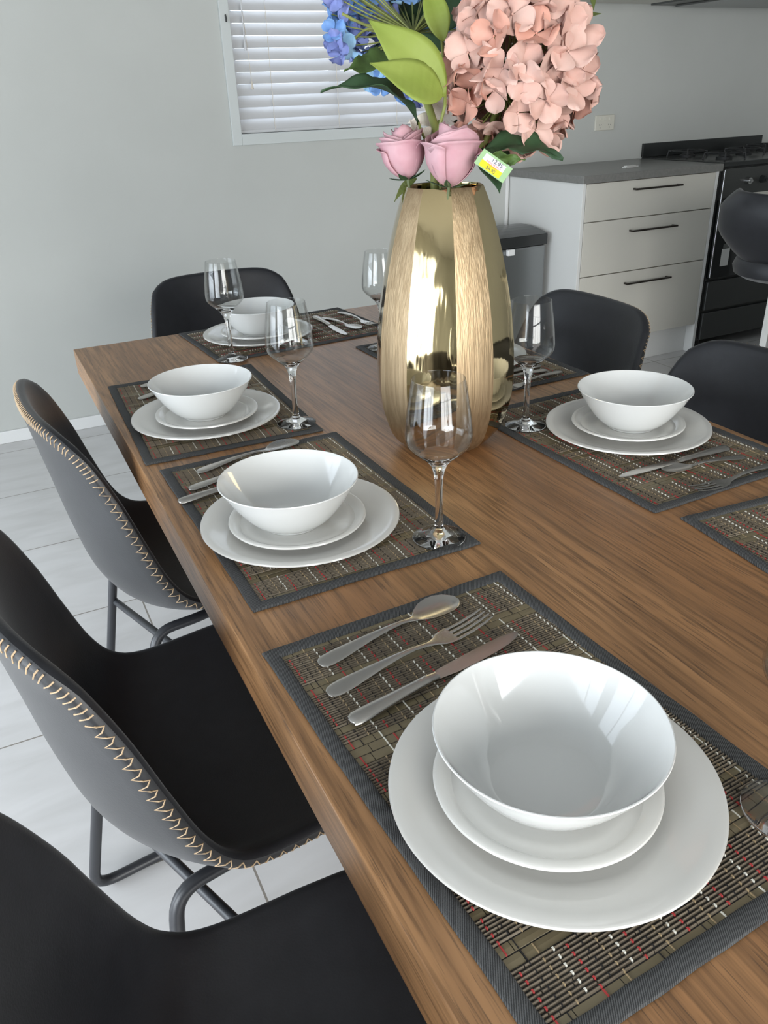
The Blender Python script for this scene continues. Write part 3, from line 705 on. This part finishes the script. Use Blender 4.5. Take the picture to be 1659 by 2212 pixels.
boxo('oven_handle', .06, .85, -.050, -.035, .715, .727, M['bronze'], ck, .003)
m_ = MB(); m_.box(.065, .075, -.036, -.004, .715, .727); m_.box(.835, .845, -.036, -.004, .715, .727); m_.build('handle_post', M['bronze'], ck, smooth=False)
boxo('energy_label', .070, .125, -.0058, -.0051, .435, .520, M['label'], ck, 0); boxo('energy_label', .075, .122, -.0058, -.0051, .523, .545, M['hood'], ck, 0)
for gx, gy in ((.16, .15), (.16, .40), (.44, .28), (.73, .15), (.73, .40)):
    m_ = MB()
    for q in range(4):
        a = PI/4+q*PI/2; m_.tube([(gx+.03*math.cos(a), gy+.03*math.sin(a), .960), (gx+.095*math.cos(a), gy+.095*math.sin(a), .960), (gx+.10*math.cos(a), gy+.10*math.sin(a), .932)], .005, 6)
    m_.tube([(gx+.078*math.cos(t*PI/8), gy+.078*math.sin(t*PI/8), .960) for t in range(17)], .005, 6)
    m_.build('trivet', M['iron'], ck)
    m_ = MB(); m_.lathe([(.040, .930), (.040, .940), (.028, .945), (.026, .952), (0, .953)], 20, c=(gx, gy, 0)); m_.build('burner', M['iron'], ck)
for x in (.05, .84):
    m_ = MB(); m_.tube([(x, .06, .0), (x, .06, .052)], .02, 12); m_.build('foot', M['blackenamel'], ck)
# bin
bn = tag(empty('kitchen_bin', (1.86, 1.20, 0)), 'brushed steel kitchen bin with black lid standing against the cabinet side', 'bin')
boxo('body', 0, .435, 0, .34, .02, .615, M['steel'], bn, .012)
b = MB(); P = []
for i in range(9):
    t = i/8; P.append([Vector((x, -.006+.352*t, .6155+.05+.022*math.sin(PI*t))) for x in (-.004, .439)])
b.grid(P, True); b.box(-.004, .439, -.006, .346, .6155, .6655); b.build('lid', M['blackenamel'], bn, smooth=False, bev=.004)
boxo('plinth', .01, .425, .01, .33, 0, .0195, M['blackenamel'], bn)
m_ = MB(); m_.box(.205, .245, -.020, -.0005, .585, .613); m_.build('lid_catch', M['white'], bn, smooth=False, bev=.004)
# island bench and stool
ib = tag(empty('island_bench', (2.45, .23, 0)), 'kitchen island corner with pale top and white end panel at the right edge', 'bench')
kb('benchtop', 2.45, 4.4, -.55, .23, .870, .900, 'cab', ib, .002); kb('end_panel', 2.55, 2.575, -.49, .12, 0, .8695, 'cabw', ib); kb('body', 2.5755, 4.35, -.30, .10, .0, .8695, 'cabw', ib)
sr = tag(empty('bar_stool', (2.355, -.10, -.0), .25), 'black upholstered bucket bar stool in front of the island at the right edge', 'bar stool')
def shell(name, prof, wid, curve, m, par, T=.03):
    P = []; N2 = 16
    sp = cr([(x, 0, z) for x, z in prof], 20)
    for i, p in enumerate(sp):
        t = i/19; w_ = lerp(wid, t); P.append([Vector((p.x+curve(t)*(abs(-1+2*j/N2))**2.2*.9, w_*math.sin((-1+2*j/N2)*1.35)/math.sin(1.35), p.z+lerp([(0, 0), (.5, .02), (1, .05)], t)*abs(-1+2*j/N2)**2)) for j in range(N2+1)])
    b = MB(); b.grid(P); o = b.build(name, m, par); s = o.modifiers.new('solid', 'SOLIDIFY'); s.thickness = T; s.offset = 0; s2 = o.modifiers.new('sub', 'SUBSURF'); s2.levels = 1; s2.render_levels = 1
    return o
shell('backrest', [(-.20, .945), (-.215, .89), (-.20, .82), (-.16, .74), (-.10, .70)], [(0, .15), (.2, .20), (.5, .205), (.8, .15), (1, .12)], lambda t: .10*(1-t*.3), M['leather'], sr)
b = MB(); b.lathe([(0, .735), (.14, .735), (.175, .725), (.185, .70), (.178, .675), (.15, .66), (0, .655)], 40); b.build('seat', M['leather'], sr)
b = MB(); b.tube([(0, 0, .01), (0, 0, .66)], .028, 20); b.build('pole', M['chrome'], sr)
b = MB(); b.lathe([(0, 0), (.18, 0), (.18, .006), (.15, .014), (.03, .03), (0, .03)], 40); b.build('base', M['chrome'], sr)
b = MB(); b.tube([(.16*math.cos(t), .16*math.sin(t), .28) for t in [-1.4+.2*q for q in range(15)]], .010, 10); b.tube([(0, 0, .28), (.16, 0, .28)], .010, 10); b.build('footrest', M['chrome'], sr)

# ------------------------------------------------------------------ flowers
def frame(n, hint=Vector((0, 0, 1))):
    n = n.normalized(); x = hint.cross(n)
    if x.length < .01: x = Vector((1, 0, 0)).cross(n)
    x.normalize(); return x, n.cross(x), n
def petal_grid(L, Wd, cup, ruff, rnd, nu=8, nv=9):
    P = []
    for i in range(nv+1):
        v = i/nv; c_ = .56
        hw = Wd/2*(math.sqrt(max(0, 1-((v-c_)/(1-c_))**2))*.94+.06 if v > c_ else .10+.90*math.sin(v/c_*PI/2)**1.15)
        row = []
        for j in range(nu+1):
            u = -1+2*j/nu; y = L*v
            z = cup*v*v-cup*.9*u*u*math.sin(PI*v)+ruff*math.sin(u*3.1+v*5+rnd)*v+ruff*.6*math.sin(u*7+rnd*3)*v*v
            row.append(Vector((u*hw, y, z)))
        P.append(row)
    return P
def floret_mesh(name, m, seed, size=.027):
    rn = random.Random(seed); b = MB(); off = rn.random()
    for k in range(4):
        a = k*PI/2+rn.uniform(-.15, .15); L = size*rn.uniform(.9, 1.08); P = petal_grid(L, L*rn.uniform(.98, 1.14), rn.uniform(-.004, .009), .0017, rn.random()*6)
        tilt = rn.uniform(.08, .5); dz = .0006*k
        R_ = Matrix.Rotation(a, 4, 'Z') @ Matrix.Translation((0, .0015, dz)) @ Matrix.Rotation(tilt, 4, 'X')
        b.grid([[R_ @ p for p in r] for r in P])
    b.lathe([(0, .004), (.0014, .0032), (.0018, .0018), (.0012, 0)], 8)
    me = D.meshes.new(name); me.from_pydata([tuple(v) for v in b.v], [], b.f); me.materials.append(m)
    for p in me.polygons: p.use_smooth = True
    return me
def place(name, me, parent, loc, n, spin, sc=1, hint=Vector((0, 0, 1))):
    o = D.objects.new(name, me); C.objects.link(o); o.parent = parent
    x, y, z = frame(n, hint); R_ = Matrix((x, y, z)).transposed().to_4x4() @ Matrix.Rotation(spin, 4, 'Z')
    o.matrix_local = Matrix.Translation(loc-parent.location) @ R_ @ Matrix.Scale(sc, 4); return o
def leaf(name, base, tip, width, m, parent, nhint, bend=.0, fold=.25, serr=0, mid=None, wav=0):
    base, tip = Vector(base), Vector(tip); ax = tip-base; L = ax.length
    n = (nhint-ax*nhint.dot(ax)/ax.length_squared).normalized(); sd = ax.cross(n).normalized()
    NV_, NU_ = 26, 8; P = []
    for i in range(NV_+1):
        v = i/NV_; prof = math.sin(PI*v**.80)**.9*(1-.40*v**3) if 0 < v < 1 else .0
        wv = width/2*max(.015, prof)
        if serr: wv *= 1+serr*((i % 3)-1)*.5
        c = base.lerp(tip, v)+n*(bend*math.sin(PI*v))
        if mid is not None: c = (base*(1-v)**2+Vector(mid)*2*v*(1-v)+tip*v*v)
        row = []
        for j in range(NU_+1):
            u = -1+2*j/NU_; row.append(c+sd*(u*wv)+n*(abs(u)*wv*fold+wav*math.sin(v*17+u*2)*abs(u)*.004+.0006*math.cos(v*60)*abs(u)*(1-abs(u))*3)-parent.location)
        P.append(row)
    b = MB(); b.grid(P); o = b.build(name, m, parent); s = o.modifiers.new('solid', 'SOLIDIFY'); s.thickness = .0006
    return o
def stem(name, pts, r, m, parent, r2=None):
    b = MB(); b.tube([p-parent.location for p in cr(pts, 24)], r, 10, r2=r2); return b.build(name, m, parent)
tocam = -fw
VR = Vector((VX, VY, TZ)); inner = Vector((VX, VY, TZ+.16)); rimc = Vector((VX, VY, TZ+.40))
peach_m = [floret_mesh('floret', M['peach'] if s % 3 == 0 else M['peach2'], s, .030) for s in range(6)]
blue_m = [floret_mesh('floret', [M['blue'], M['blue2'], M['lilac']][s % 3], s+20, .0215) for s in range(6)]
def fib(n):
    for k in range(n):
        z = 1-2*(k+.5)/n; r = math.sqrt(1-z*z); a = k*2.39996; yield Vector((r*math.cos(a), r*math.sin(a), z))
def hydrangea(name, label, center, hub, R_, meshes, nfl, keep, stempts, sr_, fs, seed, squash=1):
    root = empty(name, VR+Vector((0, 0, .02))); tag(root, label, 'flower'); rn = random.Random(seed)
    stem('stem', stempts, sr_, M['stem'], root)
    pd = MB()
    for d in fib(nfl):
        if not keep(d): continue
        dd = (d+Vector([rn.uniform(-.12, .12) for _ in range(3)])).normalized(); p = center+Vector((dd.x, dd.y, dd.z*squash))*R_*rn.uniform(.86, 1.03)
        pd.tube([hub-root.location, (hub.lerp(p, .55)+dd*.006)-root.location, p-root.location], .0014, 5, r2=.0009)
        nn = (dd+Vector([rn.uniform(-.45, .45) for _ in range(3)])).normalized()
        place('floret', rn.choice(meshes), root, p, nn, rn.uniform(0, 6.28), fs*rn.uniform(.88, 1.12))
    pd.build('flower_stalks', M['stem'], root)
    return root
pc = at(1117, 150, 1.11); phub = at(1068, 250, 1.12)
ph = hydrangea('peach_hydrangea', 'large peach pink hydrangea bloom leaning to the right over the vase', pc, pc.lerp(phub, .55), .095, peach_m, 99, lambda d: True, [inner+Vector((.01, 0, 0)), rimc+Vector((.025, .0, .0)), at(1052, 300, 1.12), phub, pc], .0042, 1.0, 5)
leaf('leaf', at(1040, 325, 1.09), at(1216, 345, 1.07), .052, M['dark'], ph, tocam+Vector((0, 0, 1)), mid=at(1130, 290, 1.10), serr=.16, wav=1)
leaf('leaf', at(1045, 340, 1.075), at(1135, 345, 1.06), .020, M['mid'], ph, Vector((0, 0, -.5))+tocam*.6, serr=.12, wav=1)
leaf('leaf', at(1035, 350, 1.10), at(1079, 417, 1.05), .028, M['dark'], ph, tocam+Vector((-.3, 0, .5)), mid=at(1078, 362, 1.06))
leaf('leaf', at(1010, 330, 1.16), at(1085, 262, 1.16), .050, M['dark'], ph, tocam, fold=.1)
leaf('leaf', at(1000, 345, 1.17), at(985, 250, 1.19), .045, M['dark'], ph, tocam, fold=.1)
leaf('leaf', at(1040, 330, 1.15), at(1110, 310, 1.17), .050, M['dark'], ph, tocam, fold=.1)
bc = at(866, -12, 1.30); bhub = at(893, 72, 1.24)
hd = (at(895, 90, 1.18)-bc).normalized()
bh = hydrangea('blue_hydrangea', 'blue hydrangea bloom at the upper left of the vase, seen from below', bc, bhub, .118, blue_m, 175, lambda d: d.dot(hd) < .50 and d.z < .45, [inner, rimc+Vector((-.01, .01, 0)), at(945, 300, 1.15), at(922, 215, 1.17), bhub], .0058, 1.0, 9)
stem('side_branch', [at(892, 120, 1.2), at(840, 60, 1.22), at(800, 58, 1.23), at(740, 30, 1.24)], .0022, M['stem'], bh)
stem('side_branch', [at(870, 80, 1.22), at(800, 62, 1.22), at(765, 85, 1.23)], .0020, M['stem'], bh)
for (x, y, dpt, k) in ((808, 168, 1.22, 1), (825, 182, 1.22, 0), (880, 200, 1.22, 0), (742, 100, 1.21, 1), (722, 70, 1.2, 0), (735, 120, 1.2, 2), (898, 212, 1.22, 2), (725, 95, 1.2, 2)):
    place('floret', blue_m[k], bh, at(x, y, dpt), (tocam+Vector((random.uniform(-.6, .6), 0, random.uniform(-.6, .3)))), random.uniform(0, 6), .9)
stem('side_branch', [at(905, 130, 1.21), at(860, 150, 1.22), at(825, 178, 1.22)], .0014, M['stem'], bh)
stem('side_branch', [at(915, 190, 1.21), at(898, 205, 1.22), at(880, 200, 1.22)], .0012, M['stem'], bh)
leaf('leaf', at(903, 268, 1.13), at(693, 198, 1.05), .042, M['dark'], bh, tocam+Vector((0, 0, 1.2)), mid=at(850, 150, 1.05), serr=.08, fold=.5, wav=1)
stem('leaf_stalk', [at(945, 325, 1.13), at(918, 300, 1.13), at(903, 262, 1.13)], .0018, M['stem'], bh)
leaf('leaf', at(866, 122, 1.17), at(744, 152, 1.13), .046, M['mid'], bh, tocam+Vector((0, 0, .4)), serr=.1, fold=.15, wav=1)
leaf('leaf', at(893, 78, 1.16), at(968, 158, 1.13), .052, M['dark'], bh, tocam, serr=.08, fold=.2)
leaf('leaf', at(935, 70, 1.20), at(990, -20, 1.22), .060, M['dark'], bh, tocam, fold=.2)
for (x, y, x2, y2, w_, m_) in ((900, 60, 790, -30, .07, 'dark'), (905, 75, 780, 60, .06, 'dark'), (900, 80, 850, -60, .07, 'dark'), (905, 60, 930, -60, .06, 'dark'), (880, 90, 800, 110, .05, 'dark')):
    leaf('leaf', at(x, y, 1.33), at(x2, y2, 1.36), w_, M[m_], bh, tocam, fold=.1)
for (x, y) in ((790, 20), (815, -5), (800, 75), (835, 40), (775, 55), (850, 0), (830, 90), (760, 20), (770, 90), (880, -10), (740, 55)):
    place('floret', blue_m[(x+y) % 3], bh, at(x, y, 1.315), (tocam+Vector((.3*math.sin(x), .3*math.cos(y), .3))), x*.1, 1.15)
sg = tag(empty('greenery_sprig', VR+Vector((0, 0, .02))), 'artificial sprig with broad lime green leaves at the centre of the bouquet', 'foliage')
stem('stem', [inner+Vector((-.01, -.01, 0)), rimc+Vector((-.012, -.012, 0)), at(944, 290, 1.11), at(957, 250, 1.10), at(962, 205, 1.09), at(955, 90, 1.12), at(950, -20, 1.13)], .0022, M['stem'], sg)
leaf('leaf', at(962, 208, 1.08), at(796, 43, 1.04), .066, M['lime'], sg, tocam, bend=.012, fold=.12)
leaf('leaf', at(958, 206, 1.07), at(799, 136, 1.03), .064, M['lime'], sg, tocam+Vector((0, 0, .3)), mid=at(900, 172, 1.04), fold=.10)
leaf('leaf', at(958, 90, 1.11), at(918, -45, 1.10), .036, M['lime'], sg, tocam, bend=.006)
leaf('leaf', at(1080, 30, 1.15), at(1010, -35, 1.15), .034, M['lime'], sg, tocam); leaf('leaf', at(1130, 40, 1.15), at(1200, -25, 1.15), .040, M['lime'], sg, tocam)
tw = tag(empty('leafy_twig', VR+Vector((0, 0, .02))), 'thin olive twig with narrow leaves reaching out at the upper right', 'foliage')
stem('stem', [inner+Vector((.02, .02, 0)), rimc+Vector((.02, .02, 0)), at(1090, 250, 1.2), at(1165, 50, 1.19), at(1215, 12, 1.18), at(1282, -14, 1.17)], .0016, M['sdark'], tw)
leaf('leaf', at(1180, 30, 1.18), at(1299, 29, 1.15), .028, M['olive'], tw, tocam+Vector((0, 0, .5)), bend=-.004); leaf('leaf', at(1280, -30, 1.17), at(1282, 22, 1.16), .010, M['olive'], tw, tocam)
leaf('leaf', at(900, 385, 1.17), at(852, 436, 1.17), .012, M['olive'], tw, tocam, mid=at(872, 396, 1.17))
# roses
def rose(label, c, R_, axis, seed):
    root = empty('pink_rose', c-axis*R_*1.2); tag(root, label, 'flower', 'pink roses at the vase mouth'); rn = random.Random(seed); x, y, z = frame(axis)
    B = Matrix((x, y, z)).transposed()
    specs = [(1, .26, 1.02, .0), (2, .38, 1.03, .02), (2, .52, 1.02, .06), (3, .68, .99, .16), (3, .84, .95, .28), (2, .95, .84, .40)]
    idx = 0
    for cnt, rad, hgt, flare in specs:
        for k in range(cnt):
            a0 = 2*PI*k/cnt+idx*1.1+rn.uniform(-.2, .2); half = min(PI*.98, PI/cnt*1.55) if cnt > 1 else PI*1.1; P = []
            for i in range(13):
                v = i/12; row = []
                for j in range(15):
                    u = -1+2*j/14; a = a0+u*half
                    r = R_*rad*(math.sin(min(1, v*1.15)*PI/2)**.6)*(1.0-.14*max(0, v-.5)*2*(1-flare))+R_*.02*u*u*0 + R_*.05*(u+1)*.5
                    curl = max(0, v-.78)/.22; r += R_*flare*curl**1.6*.55
                    top = hgt*(.96-.20*abs(u)**2.4+.07*max(0, 1-abs(u)*2.2)**1.5)
                    zz = R_*(-.95+1.95*top*v)-R_*.22*flare*curl**2+R_*.035*math.sin(u*5+idx*2)*v*v+R_*.012*math.sin(u*13+idx)*v
                    if v == 0: r = R_*.06
                    row.append(B @ Vector((r*math.cos(a), r*math.sin(a), zz))+c-root.location)
                P.append(row)
            b = MB(); b.grid(P); o = b.build('petal', M['rose'], root); s = o.modifiers.new('solid', 'SOLIDIFY'); s.thickness = .0008; idx += 1
    b = MB(); b.tube([(B @ Vector((0, 0, -R_*.95)))+c-root.location, (B @ Vector((.0, 0, -R_*1.5)))+c-root.location, inner-root.location], .0022, 8); b.build('stem', M['sdark'], root)
    for k in range(4):
        a = k*PI/2+.4; leaf('sepal', c+B @ Vector((.004*math.cos(a), .004*math.sin(a), -R_*.95)), c+B @ Vector((R_*.85*math.cos(a), R_*.85*math.sin(a), -R_*.75)), .010, M['dark'], root, -axis)
    return root
rose('smaller pale pink rose at the left of the vase mouth', at(873, 336, 1.125), .0335, (up*.95-rt*.18-fw*.30).normalized(), 1)
rose('larger pale pink rose at the front centre of the vase mouth', at(974, 342, 1.085), .0385, (up*.95+rt*.05-fw*.35).normalized(), 4)
# cream lily behind
ll = tag(empty('cream_lily', VR+Vector((0, 0, .02))), 'pale cream lily half hidden behind the roses and leaves', 'flower')
lc = at(948, 262, 1.19)
stem('stem', [inner+Vector((0, .02, 0)), rimc+Vector((0, .015, 0)), lc], .0025, M['stem'], ll)
for k in range(6):
    a = k*PI/3+.2; d = (rt*math.cos(a)+up*math.sin(a)); leaf('petal', lc, lc+d*.048+tocam*.015, .022, M['cream'], ll, tocam, bend=.006, fold=.2)
for (x, y, x2, y2) in ((930, 300, 905, 280), (950, 300, 985, 270), (900, 285, 885, 258)):
    leaf('petal', at(x, y, 1.16), at(x2, y2, 1.14), .022, M['cream'], ll, tocam, bend=.004)
# price tag
tg = tag(empty('price_tag', at(1066, 358, 1.045)), 'green card price tag with yellow and white sticker hanging off the bouquet', 'tag')
an = math.radians(-35.5); tx = rt*math.cos(an)+up*math.sin(an); ty = -rt*math.sin(an)+up*math.cos(an); tz = tocam
Bt = Matrix((tx, ty, tz)).transposed()
def tq(name, x0, x1, y0, y1, z0, z1, m):
    b = MB(); b.box(x0, x1, y0, y1, z0, z1); b.v = [Bt @ v for v in b.v]; return b.build(name, m, tg, smooth=False)
k_ = 1.045/FPX
tq('card', -38*k_, 38*k_, -19*k_, 19*k_, -.0008, 0, M['tagg']); tq('white_sticker', -28*k_, 25*k_, -2*k_, 14*k_, .00005, .0002, M['stk_w']); tq('yellow_sticker', -28*k_, 25*k_, -17*k_, -2*k_, .00005, .0002, M['stk_y'])
def text(name, s, x, y, size, m):
    cu = D.curves.new(name, 'FONT'); cu.body = s; cu.size = size; cu.align_x = 'CENTER'; cu.align_y = 'CENTER'; o = D.objects.new(name, cu); C.objects.link(o)
    bpy.context.view_layer.update(); me = D.meshes.new_from_object(o.evaluated_get(bpy.context.evaluated_depsgraph_get())); D.objects.remove(o)
    me.materials.append(m); o = D.objects.new(name, me); C.objects.link(o); o.parent = tg
    o.matrix_local = Bt.to_4x4() @ Matrix.Translation((x, y, .0004)); return o
text('printed_price', '12.95', 4*k_, 8.5*k_, 13*k_, M['ink']); text('printed_words', 'REGULAR PRICE', 0, .8*k_, 5*k_, M['inkr']); text('printed_words', 'SALE PRICE', 0, -4.2*k_, 5*k_, M['inkr']); text('sale_price', '$6.95', 0, -11.5*k_, 10.5*k_, M['ink'])
stem('tag_strap', [at(1036, 345, 1.06), at(1048, 336, 1.05), at(1040, 330, 1.06)], .0012, M['tagg'], tg)
